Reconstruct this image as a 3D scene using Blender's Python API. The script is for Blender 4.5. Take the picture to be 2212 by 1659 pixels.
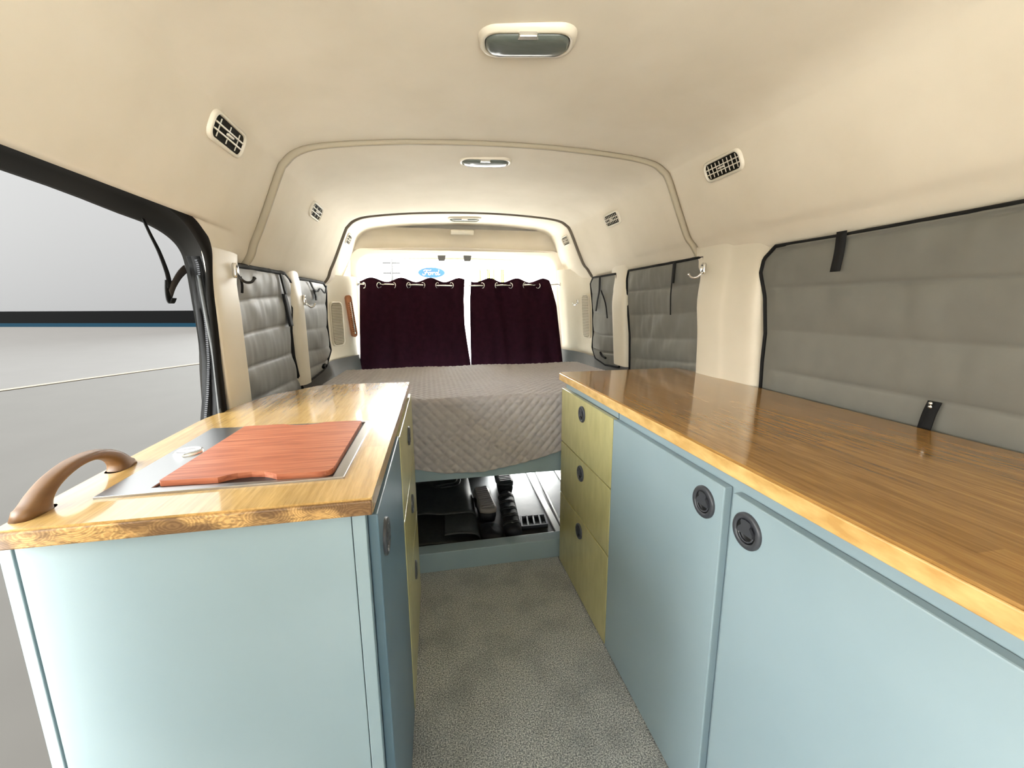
import bpy, bmesh, math, random
from mathutils import Vector, Matrix, noise
random.seed(4)
S = bpy.context.scene
COL = S.collection
for o in list(bpy.data.objects):
    bpy.data.objects.remove(o)

# ------------------------------------------------------------------ camera
F_PX, YAW, PITCH, ROLL = 914.674, .1957, .1867, .0061
cam_d = bpy.data.cameras.new('camera')
cam_d.sensor_width = 36.0
cam_d.lens = F_PX / 2212 * 36.0
cam_d.clip_start = .02
cam_d.clip_end = 500
cam = bpy.data.objects.new('camera', cam_d)
COL.objects.link(cam)
cy, sy, cp, sp = math.cos(YAW), math.sin(YAW), math.cos(PITCH), math.sin(PITCH)
fw = Vector((sy * cp, cy * cp, -sp))
rt = Vector((cy, -sy, 0))
dn = fw.cross(rt)
r2 = math.cos(ROLL) * rt + math.sin(ROLL) * dn
d2 = math.cos(ROLL) * dn - math.sin(ROLL) * rt
M = Matrix((r2, -d2, -fw)).transposed().to_4x4()
M.translation = Vector((0, 0, 1.17))
cam.matrix_world = M
S.camera = cam

# ------------------------------------------------------------------ world, sun, exposure
S.view_settings.view_transform = 'Standard'
S.view_settings.look = 'None'
S.view_settings.gamma = 1.0
S.view_settings.use_curve_mapping = False
S.view_settings.exposure = 1.5
W = bpy.data.worlds.new('world')
S.world = W
W.use_nodes = True
wn, wl = W.node_tree.nodes, W.node_tree.links
wn.clear()
wout = wn.new('ShaderNodeOutputWorld')
wbg = wn.new('ShaderNodeBackground')
wtc = wn.new('ShaderNodeTexCoord')
wsep = wn.new('ShaderNodeSeparateXYZ')
wrm = wn.new('ShaderNodeValToRGB')
wrm.color_ramp.elements[0].position = 0.0
wrm.color_ramp.elements[0].color = (1.0, .97, .90, 1)
wrm.color_ramp.elements[1].position = 0.6
wrm.color_ramp.elements[1].color = (.86, .95, 1.0, 1)
wl.new(wtc.outputs['Generated'], wsep.inputs[0])
wl.new(wsep.outputs['Z'], wrm.inputs[0])
wl.new(wrm.outputs[0], wbg.inputs['Color'])
# hazy glare low in the sky behind the van
wdot = wn.new('ShaderNodeVectorMath')
wdot.operation = 'DOT_PRODUCT'
wdot.inputs[1].default_value = Vector((.16, 1, .46)).normalized()
wmr = wn.new('ShaderNodeMapRange')
wmr.interpolation_type = 'SMOOTHSTEP'
wmr.inputs['From Min'].default_value = .88
wmr.inputs['From Max'].default_value = 1.0
wmr.inputs['To Min'].default_value = 1.1
wmr.inputs['To Max'].default_value = 22.0
wl.new(wtc.outputs['Generated'], wdot.inputs[0])
wl.new(wdot.outputs['Value'], wmr.inputs['Value'])
# added sky lobe on the left, out of view, to light the right cabinets
wdot2 = wn.new('ShaderNodeVectorMath')
wdot2.operation = 'DOT_PRODUCT'
wdot2.inputs[1].default_value = Vector((-1, -.45, .42)).normalized()
wmr2 = wn.new('ShaderNodeMapRange')
wmr2.interpolation_type = 'SMOOTHSTEP'
wmr2.inputs['From Min'].default_value = .75
wmr2.inputs['From Max'].default_value = 1.0
wmr2.inputs['To Min'].default_value = 0.0
wmr2.inputs['To Max'].default_value = 5.5
wadd = wn.new('ShaderNodeMath')
wl.new(wtc.outputs['Generated'], wdot2.inputs[0])
wl.new(wdot2.outputs['Value'], wmr2.inputs['Value'])
wl.new(wmr.outputs[0], wadd.inputs[0])
wl.new(wmr2.outputs[0], wadd.inputs[1])
wl.new(wadd.outputs[0], wbg.inputs['Strength'])
wl.new(wbg.outputs[0], wout.inputs['Surface'])
sun_d = bpy.data.lights.new('sun', 'SUN')
sun_d.energy = 16.0
sun_d.angle = math.radians(2)
sun_d.color = (1, .965, .91)
sun = bpy.data.objects.new('sun', sun_d)
COL.objects.link(sun)
sun.rotation_euler = Vector((.29, -.06, -1)).to_track_quat('-Z', 'Y').to_euler()


# ------------------------------------------------------------------ materials
def mat(name, col=(.5, .5, .5), rough=.5, metal=0., coat=0., coat_r=.1, spec=.5, sheen=0.):
    m = bpy.data.materials.new(name)
    m.use_nodes = True
    b = m.node_tree.nodes['Principled BSDF']
    b.inputs['Base Color'].default_value = (*col, 1)
    b.inputs['Roughness'].default_value = rough
    b.inputs['Metallic'].default_value = metal
    b.inputs['Coat Weight'].default_value = coat
    b.inputs['Coat Roughness'].default_value = coat_r
    b.inputs['Specular IOR Level'].default_value = spec
    b.inputs['Sheen Weight'].default_value = sheen
    m['b'] = 1
    return m


class NT:
    """small helper for node wiring on one material"""
    def __init__(s, m):
        s.m, s.t = m, m.node_tree
        s.b = s.t.nodes['Principled BSDF']

    def n(s, kind, **kw):
        x = s.t.nodes.new(kind)
        for k, v in kw.items():
            if k in x.inputs:
                x.inputs[k].default_value = v
            else:
                setattr(x, k, v)
        return x

    def l(s, a, b):
        s.t.links.new(a, b)

    def coord(s, scale=(1, 1, 1), rot=(0, 0, 0)):
        tc = s.n('ShaderNodeTexCoord')
        mp = s.n('ShaderNodeMapping')
        mp.inputs['Scale'].default_value = scale
        mp.inputs['Rotation'].default_value = rot
        s.l(tc.outputs['Object'], mp.inputs[0])
        return mp.outputs[0]

    def noise(s, vec, scale, detail=3, rough=.5):
        x = s.n('ShaderNodeTexNoise')
        x.inputs['Scale'].default_value = scale
        x.inputs['Detail'].default_value = detail
        x.inputs['Roughness'].default_value = rough
        s.l(vec, x.inputs['Vector'])
        return x

    def ramp(s, fac, stops):
        r = s.n('ShaderNodeValToRGB')
        e = r.color_ramp.elements
        while len(e) < len(stops):
            e.new(.5)
        for i, (p, c) in enumerate(stops):
            e[i].position = p
            e[i].color = (*c, 1)
        s.l(fac, r.inputs[0])
        return r.outputs[0]

    def mix(s, a, b, fac, mode='MIX'):
        x = s.n('ShaderNodeMix', data_type='RGBA', blend_type=mode)
        if isinstance(fac, (int, float)):
            x.inputs[0].default_value = fac
        else:
            s.l(fac, x.inputs[0])
        for i, v in ((6, a), (7, b)):
            if isinstance(v, tuple):
                x.inputs[i].default_value = (*v, 1)
            else:
                s.l(v, x.inputs[i])
        return x.outputs[2]

    def bump(s, h, strength=.2, dist=.002):
        x = s.n('ShaderNodeBump')
        x.inputs['Strength'].default_value = strength
        x.inputs['Distance'].default_value = dist
        s.l(h, x.inputs['Height'])
        s.l(x.outputs[0], s.b.inputs['Normal'])


def noisy(name, c1, c2, scale=20, rough=.6, bump=0., bscale=None, bdist=.002, stretch=(1, 1, 1), **kw):
    m = mat(name, c1, rough, **kw)
    t = NT(m)
    v = t.coord(stretch)
    nz = t.noise(v, scale, 4)
    t.l(t.ramp(nz.outputs[0], [(.3, c1), (.7, c2)]), t.b.inputs['Base Color'])
    if bump:
        b2 = t.noise(v, bscale or scale, 3)
        t.bump(b2.outputs[0], bump, bdist)
    return m


def wood_planks(name, dark, light, rough=.16, coat=.6):
    """butcher block: strips along y, each with its own tone and grain"""
    m = mat(name, dark, rough, coat=coat, coat_r=.06)
    t = NT(m)
    v = t.coord((1, 1, 1), (0, 0, math.pi / 2))
    br = t.n('ShaderNodeTexBrick')
    br.inputs['Color1'].default_value = (0, 0, 0, 1)
    br.inputs['Color2'].default_value = (1, 1, 1, 1)
    br.inputs['Mortar'].default_value = (.35, .35, .35, 1)
    br.inputs['Scale'].default_value = 1
    br.inputs['Mortar Size'].default_value = .0
    br.inputs['Brick Width'].default_value = .37
    br.inputs['Row Height'].default_value = .042
    br.inputs['Bias'].default_value = 0
    br.offset = .37
    t.l(v, br.inputs['Vector'])
    g = t.noise(t.coord((34, 2.2, 34)), 4, 6, .62)
    g2 = t.noise(t.coord((160, 7, 160)), 3, 3, .6)
    base = t.ramp(g.outputs[0], [(.28, dark), (.5, tuple((a + b) / 2 for a, b in zip(dark, light))), (.72, light)])
    pl = t.mix(base, t.mix(base, (.55, .5, .42), .75, 'MULTIPLY'), t.ramp(br.outputs[0], [(0, (0, 0, 0)), (1, (.62, .62, .62))]))
    fin = t.mix(pl, (.18, .08, .02), t.ramp(g2.outputs[0], [(.52, (0, 0, 0)), (.75, (.35, .35, .35))]))
    t.l(fin, t.b.inputs['Base Color'])
    return m


def end_grain(name):
    m = mat(name, (.5, .27, .09), .3, coat=.25)
    t = NT(m)
    v = t.coord((17, 1, 30))
    vo = t.n('ShaderNodeTexVoronoi')
    vo.inputs['Scale'].default_value = 1
    t.l(v, vo.inputs['Vector'])
    wv = t.n('ShaderNodeTexWave', wave_type='RINGS', rings_direction='SPHERICAL')
    wv.inputs['Scale'].default_value = 5
    wv.inputs['Distortion'].default_value = 4.5
    wv.inputs['Detail'].default_value = 3
    vm = t.n('ShaderNodeVectorMath', operation='SUBTRACT')
    t.l(v, vm.inputs[0])
    t.l(vo.outputs['Position'], vm.inputs[1])
    t.l(vm.outputs[0], wv.inputs['Vector'])
    nz = t.noise(t.coord((9, 9, 14)), 1.3, 2)
    tone = t.ramp(nz.outputs[0], [(.46, (.66, .40, .15)), (.56, (.22, .12, .05))])
    ring = t.mix(tone, t.mix(tone, (.52, .44, .38), .6, 'MULTIPLY'), t.ramp(wv.outputs[0], [(.35, (1, 1, 1)), (.75, (0, 0, 0))]))
    f = t.noise(t.coord((130, 130, 320), (0, .5, 0)), 1, 4)
    t.l(t.mix(ring, (.12, .06, .02), t.ramp(f.outputs[0], [(.47, (0, 0, 0)), (.68, (.7, .7, .7))])), t.b.inputs['Base Color'])
    return m


M_head = noisy('headliner_fabric', (.70, .63, .51), (.75, .68, .56), 6, .85, .12, 900, .0006)
M_plast = noisy('pillar_plastic', (.66, .60, .48), (.69, .63, .51), 8, .48, .05, 700, .0004)
M_plast_dark = noisy('grey_plastic', (.115, .115, .11), (.13, .13, .125), 8, .5)
M_blue = noisy('blue_paint', (.285, .375, .412), (.305, .395, .432), 5, .34, .04, 9, .004, coat=.15, coat_r=.25)
M_blue_shaded = noisy('blue_paint_shaded', (.11, .18, .235), (.125, .20, .255), 7, .35)  # same blue paint, darkened for the shaded left cupboard door
M_olive = noisy('olive_stained_ply', (.46, .42, .185), (.57, .52, .25), 9, .28, coat=.25, coat_r=.2, stretch=(3, 3, 1))
M_woodR = wood_planks('walnut_butcher_block', (.27, .135, .034), (.50, .285, .090), .15, .45)
M_woodL = wood_planks('honey_butcher_block', (.42, .25, .078), (.70, .45, .165), .24)
M_end = end_grain('end_grain')
M_edge = noisy('oak_edge', (.80, .55, .22), (.56, .32, .10), 60, .3, coat=.4, stretch=(1, .35, 1))
M_board = mat('red_wood_board', (.5, .16, .07), .42)
_t = NT(M_board)
_g = _t.noise(_t.coord((4, 60, 60)), 2.2, 5)
_t.l(_t.ramp(_g.outputs[0], [(.3, (.26, .065, .028)), (.5, (.41, .125, .058)), (.72, (.50, .19, .10))]), _t.b.inputs['Base Color'])
M_steel = mat('brushed_steel', (.42, .41, .40), .3, metal=1)
_t = NT(M_steel)
_g = _t.noise(_t.coord((3, 260, 3)), 3, 3)
_t.bump(_g.outputs[0], .06, .0006)
M_chrome = mat('chrome', (.8, .8, .79), .12, metal=1)
M_handle = noisy('beech_handle', (.125, .060, .022), (.19, .095, .036), 10, .42, stretch=(6, 1, 6))
M_black = mat('black_cloth', (.007, .007, .007), .75, spec=.25)
M_blackp = mat('black_plastic', (.010, .010, .011), .33)
M_rubber = noisy('black_surround', (.0045, .0045, .004), (.008, .007, .0055), 6, .85, spec=.12)
M_latch = mat('grey_latch_plastic', (.050, .053, .062), .36)
M_latch_d = mat('dark_latch_recess', (.006, .006, .007), .4)
M_curt = noisy('maroon_curtain', (.018, .0035, .008), (.026, .0055, .012), 30, .9, spec=.1)
M_shade = noisy('grey_shade_cloth', (.155, .152, .132), (.172, .169, .146), 14, .62, .15, 500, .0006)
M_shadeB = noisy('silver_shade_cloth', (.235, .235, .225), (.26, .26, .248), 14, .55, .15, 500, .0006)
M_quilt = noisy('grey_quilt', (.37, .34, .335), (.41, .38, .375), 40, .8, .2, 800, .0006, sheen=.2)
M_leather = noisy('black_leather', (.032, .034, .033), (.050, .052, .050), 50, .46, .15, 300, .0008)
M_darkcl = noisy('black_fabric', (.006, .006, .009), (.010, .010, .014), 30, .6)
M_metalfl = noisy('black_load_floor', (.030, .028, .024), (.06, .055, .046), 9, .5, .08, 40, .002, metal=.1, spec=.35)
M_strip = mat('silver_strip', (.72, .71, .68), .28, metal=.6)
M_lens = noisy('grey_green_lens', (.10, .115, .10), (.115, .13, .115), 30, .22, stretch=(1, 8, 1))
M_lamp = mat('cream_lamp_plastic', (.70, .64, .52), .35)
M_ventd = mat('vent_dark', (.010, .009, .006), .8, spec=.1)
M_vent = mat('vent_plastic', (.66, .61, .50), .42)
M_copper = noisy('thermometer_wood', (.36, .13, .05), (.45, .19, .09), 30, .35)
M_cap = mat('pale_metal', (.8, .79, .76), .18, metal=.8)
M_white = mat('white_paint', (.8, .8, .8), .4)
M_sign = mat('sign_blue', (.008, .06, .26), .5)
M_green = mat('yellow_green_paint', (.13, .17, .015), .6)
M_grey = mat('grey_pole', (.05, .05, .05), .7)

# carpet: speckled loop pile
M_carpet = mat('grey_carpet', (.16, .16, .15), .95, sheen=.2)
_t = NT(M_carpet)
_v = _t.coord()
_a = _t.noise(_v, 270, 3)
_b = _t.noise(_v, 7, 3)
_c = _t.ramp(_a.outputs[0], [(.34, (.11, .117, .117)), (.5, (.36, .37, .355)), (.66, (.74, .74, .69))])
_t.l(_t.mix(_c, (.10, .11, .11), _t.ramp(_b.outputs[0], [(.45, (0, 0, 0)), (.75, (.45, .45, .45))])), _t.b.inputs['Base Color'])
_t.bump(_a.outputs[0], .8, .004)


# ------------------------------------------------------------------ mesh helpers
ORG = {}


class MB:
    def __init__(s):
        s.v, s.f, s.mi, s.sm = [], [], [], []

    def add(s, vs, fs, mi=0, smooth=False):
        k = len(s.v)
        s.v += [Vector(p) for p in vs]
        for f in fs:
            s.f.append([i + k for i in f])
            s.mi.append(mi)
            s.sm.append(smooth)
        return s

    def box(s, a, b, mi=0):
        x0, y0, z0 = a
        x1, y1, z1 = b
        return s.add([(x0, y0, z0), (x1, y0, z0), (x1, y1, z0), (x0, y1, z0), (x0, y0, z1), (x1, y0, z1), (x1, y1, z1), (x0, y1, z1)],
                     [(3, 2, 1, 0), (4, 5, 6, 7), (0, 1, 5, 4), (1, 2, 6, 5), (2, 3, 7, 6), (3, 0, 4, 7)], mi)

    def hexa(s, p, mi=0):
        return s.add(p, [(3, 2, 1, 0), (4, 5, 6, 7), (0, 1, 5, 4), (1, 2, 6, 5), (2, 3, 7, 6), (3, 0, 4, 7)], mi)

    def prism(s, poly, z0, z1, mi=0, smooth=False):
        """poly: xy outline; extruded in z"""
        n = len(poly)
        s.add([(x, y, z0) for x, y in poly] + [(x, y, z1) for x, y in poly],
              [tuple(range(n))[::-1], tuple(range(n, 2 * n))], mi)
        s.add([(x, y, z0) for x, y in poly] + [(x, y, z1) for x, y in poly],
              [(i, (i + 1) % n, n + (i + 1) % n, n + i) for i in range(n)], mi, smooth)
        return s

    def loft(s, rings, closed=False, mi=0, smooth=True, cap=False):
        m = len(rings[0])
        vs = [p for r in rings for p in r]
        fs = []
        for i in range(len(rings) - 1):
            for j in range(m if closed else m - 1):
                j2 = (j + 1) % m
                fs.append((i * m + j, i * m + j2, (i + 1) * m + j2, (i + 1) * m + j))
        if cap:
            fs.append(tuple(range(m))[::-1])
            fs.append(tuple((len(rings) - 1) * m + j for j in range(m)))
        return s.add(vs, fs, mi, smooth)

    def tube(s, pts, r, n=8, mi=0, closed=False, flat=None):
        """round tube along pts; r number or list; flat=(w,h) gives an oval section"""
        pts = [Vector(p) for p in pts]
        rings = []
        N = len(pts)
        up = None
        for i, p in enumerate(pts):
            a = pts[(i - 1) % N] if (closed or i > 0) else p
            b = pts[(i + 1) % N] if (closed or i < N - 1) else p
            t = (b - a)
            if t.length < 1e-9:
                t = Vector((0, 0, 1))
            t.normalize()
            if up is None:
                up = Vector((0, 0, 1)) if abs(t.z) < .9 else Vector((1, 0, 0))
            u = up - t * up.dot(t)
            if u.length < 1e-6:
                u = Vector((1, 0, 0)) - t * t.x
            u.normalize()
            up = u
            w = t.cross(u)
            rr = r[i] if isinstance(r, (list, tuple)) else r
            ru, rw = (rr, rr) if flat is None else (rr * flat[0], rr * flat[1])
            rings.append([p + u * ru * math.cos(2 * math.pi * k / n) + w * rw * math.sin(2 * math.pi * k / n) for k in range(n)])
        if closed:
            rings.append(rings[0])
        return s.loft(rings, True, mi, True, cap=not closed)

    def lathe(s, c, axis, prof, n=24, mi=0):
        """prof: (radius, height) pairs about axis through c"""
        c, ax = Vector(c), Vector(axis).normalized()
        u = ax.orthogonal().normalized()
        w = ax.cross(u)
        rings = [[c + ax * h + (u * math.cos(2 * math.pi * k / n) + w * math.sin(2 * math.pi * k / n)) * max(r, 1e-5) for k in range(n)] for r, h in prof]
        return s.loft(rings, True, mi, True)

    def grid(s, fn, nu, nv, mi=0):
        rings = [[fn(i / nu, j / nv) for j in range(nv + 1)] for i in range(nu + 1)]
        return s.loft(rings, False, mi, True)

    def build(s, name, m, parent=None, bevel=0., seg=2, solid=0., sub=0, weld=False):
        me = bpy.data.meshes.new(name)
        org = Vector((0, 0, 0))
        if parent is not None:
            org = ORG[parent.name]
        me.from_pydata([tuple(p - org) for p in s.v], [], s.f)
        for mm in (m if isinstance(m, (list, tuple)) else [m]):
            me.materials.append(mm)
        for p, i, k in zip(me.polygons, s.mi, s.sm):
            p.material_index = i
            p.use_smooth = k
        bm = bmesh.new()
        bm.from_mesh(me)
        if weld:
            bmesh.ops.remove_doubles(bm, verts=bm.verts, dist=1e-5)
        bmesh.ops.recalc_face_normals(bm, faces=bm.faces)
        bm.to_mesh(me)
        bm.free()
        o = bpy.data.objects.new(name, me)
        COL.objects.link(o)
        if parent is not None:
            o.parent = parent
        ORG[o.name] = org
        if solid:
            md = o.modifiers.new('thickness', 'SOLIDIFY')
            md.thickness = solid
            md.offset = 0
        if sub:
            md = o.modifiers.new('smooth', 'SUBSURF')
            md.levels = md.render_levels = sub
        if bevel:
            md = o.modifiers.new('bevel', 'BEVEL')
            md.width = bevel
            md.segments = seg
            md.limit_method = 'ANGLE'
            md.angle_limit = math.radians(40)
            md.harden_normals = False
        return o


def tag(o, label, cat, group=None, kind=None):
    o['label'] = label
    o['category'] = cat
    if group:
        o['group'] = group
    if kind:
        o['kind'] = kind
    return o


def thing(name, loc, label, cat, group=None):
    o = bpy.data.objects.new(name, None)
    o.empty_display_size = .05
    o.location = loc
    COL.objects.link(o)
    ORG[o.name] = Vector(loc)
    return tag(o, label, cat, group)


def struct(o):
    o['kind'] = 'structure'
    return o


def cat_rom(pts, n=6):
    P = [Vector(p) for p in pts]
    out = []
    for i in range(len(P) - 1):
        p0, p1, p2, p3 = P[max(i - 1, 0)], P[i], P[i + 1], P[min(i + 2, len(P) - 1)]
        for k in range(n):
            t = k / n
            out.append(.5 * ((2 * p1) + (p2 - p0) * t + (2 * p0 - 5 * p1 + 4 * p2 - p3) * t * t + (3 * p1 - p0 - 3 * p2 + p3) * t ** 3))
    out.append(P[-1])
    return out


def interp(pts, t):
    """value on a polyline of (key, value) pairs"""
    if t <= pts[0][0]:
        return pts[0][1]
    for (a, va), (b, vb) in zip(pts, pts[1:]):
        if t <= b:
            return va + (vb - va) * (t - a) / (b - a)
    return pts[-1][1]


def sstep(a, b, x):
    t = min(1, max(0, (x - a) / (b - a)))
    return t * t * (3 - 2 * t)


# ------------------------------------------------------------------ the place outside
def ground_mesh(name, poly, z, m):
    b = MB()
    b.add([(x, y, z) for x, y in poly], [tuple(range(len(poly)))])
    return struct(b.build(name, m))


M_lot = noisy('grey_paving', (.0140, .0133, .0121), (.0154, .0147, .0134), 1.5, .85, spec=.08)
M_apron = noisy('pale_paving', (.0190, .0183, .0174), (.0208, .0200, .0191), 1.2, .85, spec=.08)
M_bright = noisy('bounce_concrete', (.70, .69, .66), (.78, .77, .74), .6, .8)  # ground made very pale so it bounces light up to the headliner
M_front = noisy('toned_bounce_concrete', (.52, .51, .485), (.59, .58, .555), .8, .85)  # unseen ground by the side door, tone set for its bounce light
M_tan = mat('tan_kerb', (.060, .051, .038), .9, spec=.05)
M_wallw = mat('grey_wall', (.090, .0865, .0875), .7)
M_band = mat('black_band', (.003, .003, .003), .8, spec=.02)
M_bluel = mat('blue_line', (.002, .018, .032), .8, spec=.05)
kerb = [(-13, -6), (-11.4, 2), (-8.99, 10.8), (-8.25, 12.27), (-6.94, 14.6), (-5.4, 18)]
ground_mesh('floor', kerb + [(-1.2, 18), (-1.2, 3.3), (-.3, .3), (-13, -6)], -.602, M_lot)
ground_mesh('floor', [(-1.2, 3.3), (60, 3.3), (60, -40), (-1.2, -40), (-1.2, .6), (-.3, .3)], -.6025, M_bright)
ground_mesh('floor', [(-1.2, -40), (-13, -40), (-13, -6), (-1.2, .71)], -.6027, M_front)
ground_mesh('floor', [(-90, -40), (-13, -40)] + kerb + [(-5.4, 90), (-90, 90)], -.604, M_apron)
ground_mesh('floor', [(-1.2, 3.3), (60, 3.3), (60, 90), (-5.4, 90), (-5.4, 18), (-1.2, 18)], -.603, M_bright)
b = MB()
for (x0, y0), (x1, y1) in zip(kerb, kerb[1:]):
    w = .22
    b.hexa([(x0, y0, -.62), (x1, y1, -.62), (x1 - w, y1, -.62), (x0 - w, y0, -.62), (x0, y0, -.585), (x1, y1, -.585), (x1 - w, y1, -.585), (x0 - w, y0, -.585)])
struct(b.build('trim_1', M_tan))
# far wall of the yard with its black base band
wa, wb = Vector((-62.0, 55.0, 0)), Vector((-12.6, 39.2, 0))
wd = (wb - wa).normalized()
wn_ = Vector((-wd.y, wd.x, 0))


def wall_slab(name, z0, z1, m, off=0., th=.4):
    b = MB()
    a, c = wa - wn_ * off, wb - wn_ * off
    e, g = a + wn_ * th, c + wn_ * th
    b.hexa([(p.x, p.y, z) for z in (z0, z1) for p in (a, c, g, e)])
    return struct(b.build(name, m))


wall_slab('wall_far', .78, 15.5, M_wallw)
wall_slab('trim_2', -.28, .78, M_band, .05)
wall_slab('trim_3', -.62, -.28, M_bluel, .08)

# dealership sign seen over the curtain, yellow-green frame beside it, utility pole
sg = thing('oval_sign', (.45, 30, -.6), 'blue oval sign with white script on a post behind the van', 'sign')
b = MB()
ring = [(.45 + .92 * math.cos(a), 3.28 + .37 * math.sin(a)) for a in [2 * math.pi * k / 40 for k in range(40)]]
b.add([(x, 29.95, z) for x, z in ring] + [(x, 30.05, z) for x, z in ring],
      [tuple(range(40)), tuple(range(40, 80))[::-1]] + [(i, (i + 1) % 40, 40 + (i + 1) % 40, 40 + i) for i in range(40)])
b.build('oval_panel', M_sign, sg)
b = MB()
b.tube([(x, 29.94, z) for x, z in ring], .035, 6, closed=True)
b.build('border', M_white, sg)
b = MB()
strokes = [
    [(-.52, .10), (-.44, .17), (-.30, .17), (-.12, .15), (-.02, .19)],
    [(-.30, .17), (-.36, .02), (-.46, -.14), (-.56, -.15), (-.58, -.07)],
    [(-.46, .0), (-.36, .02), (-.24, .02)],
    [(-.10, .02), (-.20, -.02), (-.20, -.12), (-.12, -.14), (-.05, -.06), (-.10, .02), (.02, .0)],
    [(.02, .0), (.06, .02), (.05, -.13), (.09, -.02), (.18, .03), (.21, -.01)],
    [(.42, .0), (.33, .02), (.27, -.06), (.30, -.14), (.40, -.08), (.50, .19), (.43, -.04), (.45, -.14), (.56, -.08)]]
for st in strokes:
    b.tube([(.45 + x, 29.92, 3.28 + z) for x, _, z in cat_rom([(x, 0, z) for x, z in st], 5)], .026, 6)
b.build('lettering', M_white, sg)
b = MB()
b.tube([(.45, 30.1, -.6), (.45, 30.1, 3.1)], .06, 8)
b.build('post', M_grey, sg)
fr = thing('goal_frame', (4.4, 30, -.6), 'yellow-green frame of open rectangles right of the blue oval sign', 'frame')
for x0, x1 in ((3.69, 4.33), (4.65, 5.31)):
    b = MB()
    b.tube([(x0, 30, -.6), (x0, 30, 3.52), (x1, 30, 3.52), (x1, 30, -.6)], .11, 6)
    b.build('frame_bay', M_green, fr)
pl = thing('utility_pole', (-2.16, 30, -.6), 'thin grey pole with two crossarms left of the blue oval sign', 'pole')
b = MB()
b.tube([(-2.2, 30, -.6), (-2.13, 30, 4.25)], .08, 6)
b.build('post', M_grey, pl)
for z in (3.23, 3.88):
    b = MB()
    b.box((-2.7, 29.97, z - .05), (-1.6, 30.03, z + .05))
    b.build('crossarm', M_grey, pl)

# ------------------------------------------------------------------ van shell
PROF = [(-.64, 1.285), (-.60, 1.298), (-.572, 1.333), (-.556, 1.375), (-.525, 1.440), (-.458, 1.595), (-.438, 1.628), (-.395, 1.664), (-.306, 1.689), (-.07, 1.714),
        (.215, 1.727), (.483, 1.728), (.734, 1.715), (.865, 1.698), (.918, 1.672), (.948, 1.637), (1.009, 1.502), (1.045, 1.428), (1.072, 1.398), (1.092, 1.37), (1.115, 1.343), (1.16, 1.335)]
PR = [(p.x, p.y) for p in cat_rom([(x, z, 0) for x, z in PROF], 5)]


def prof_at(y, grow=0.):
    c = Vector((.267, 1.2))
    return [Vector((x + (x - c.x) * grow, y, z + (z - c.y) * grow)) for x, z in PR]


b = MB()
# three headliner mouldings meeting at rounded steps; over the side door the edge stops at the lip
SEAMS = [-1.0, 1.60, 2.77, 3.12]


def prof_near(y, grow=0.):
    P = prof_at(y, grow)
    k = 1 - sstep(1.42, 1.56, y)
    zs_ = interp([(1.10, 1.398), (1.16, 1.400), (1.205, 1.388), (1.25, 1.358), (1.28, 1.322), (1.30, 1.308), (1.6, 1.305)], y)
    q = sstep(1.08, 1.18, y)
    for p in P:
        if p.x < -.552:
            up = Vector((-.552 + (p.x + .552) * .55, y, 1.392 + (-.552 - p.x) * 1.1))
            t = min(1., (-.552 - p.x) / .05)
            down = Vector((-.552 - .008 * t, y, 1.392 - (1.392 - zs_) * t))
            p.xyz = p.lerp(up.lerp(down, q), k)
    return P


rings = [prof_near(-1.0 + 2.0 * i / 20) for i in range(20)] + [prof_near(1.0 + .58 * i / 50) for i in range(51)]
rings += [prof_at(1.588, .001), prof_at(1.596, .005), prof_at(1.600, .012), prof_at(1.602, .03)]
b.loft(rings)
for k in (1, 2):
    y0, y1 = SEAMS[k], SEAMS[k + 1]
    g = -.014 if k == 1 else -.010
    rings = [prof_at(y0 + .004, .03), prof_at(y0 + .004, g + .008), prof_at(y0 + .006, g + .004), prof_at(y0 + .014, g + .003)]
    n = 24
    for i in range(1, n + 1):
        t = i / n
        rings.append(prof_at(y0 + .014 + (y1 - .015 - y0 - .014) * t, g * (1 - sstep(0, .45, t))))
    if k == 1:
        rings += [prof_at(y1 - .008, .002), prof_at(y1 - .003, .007), prof_at(y1, .03)]
    b.loft(rings)
for k, g, w, m in ((1, -.016, .013, (.34, .29, .205)), (2, -.011, .008, (.13, .105, .075))):  # strips coloured dark to stand in for shade at the headliner steps
    y0 = SEAMS[k]
    sb = MB()
    sb.loft([prof_at(y0 + .0025, .012), prof_at(y0 + .003, g), prof_at(y0 + .006, g - .003), prof_at(y0 + w, g - .003), prof_at(y0 + w + .003, g), prof_at(y0 + w + .004, .004)])
    struct(sb.build('trim_%d' % (13 + k), mat('seam_shade_strip', m, .6)))
# rear: headliner curls down into the header over the rear doors
def inset(y, zt, gx=0.):
    out = []
    for x, z in PR:
        z2 = min(z, zt)
        out.append(Vector((x, y, z2)))
    return out
b.loft([prof_at(3.10), prof_at(3.15, -.004), prof_at(3.17, -.012)])
struct(b.build('ceiling', M_head))

# rear header with its sunk panel, and the frame of the rear door opening
b = MB()
OPL, OPR, OPT = -.452, .985, 1.505


def ropen(y, d=0.):
    r = .10
    pts = [(OPL - .03 - d, -.05)]
    pts += [(OPL - d, 1.0), (OPL - d, OPT - r)]
    for k in range(1, 6):
        a = math.pi - k * math.pi / 12
        pts.append((OPL - d + r + r * math.cos(a), OPT + d - r + r * math.sin(a)))
    pts += [(.0, OPT + d + .008), (.27, OPT + d + .012), (.54, OPT + d + .008)]
    for k in range(0, 6):
        a = math.pi / 2 - k * math.pi / 12
        pts.append((OPR + d - r + r * math.cos(a), OPT + d - r + r * math.sin(a)))
    pts += [(OPR + d, OPT - r), (OPR + .02 + d, 1.0), (OPR + .06 + d, -.05)]
    return [Vector((x, y, z)) for x, z in pts]


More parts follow.
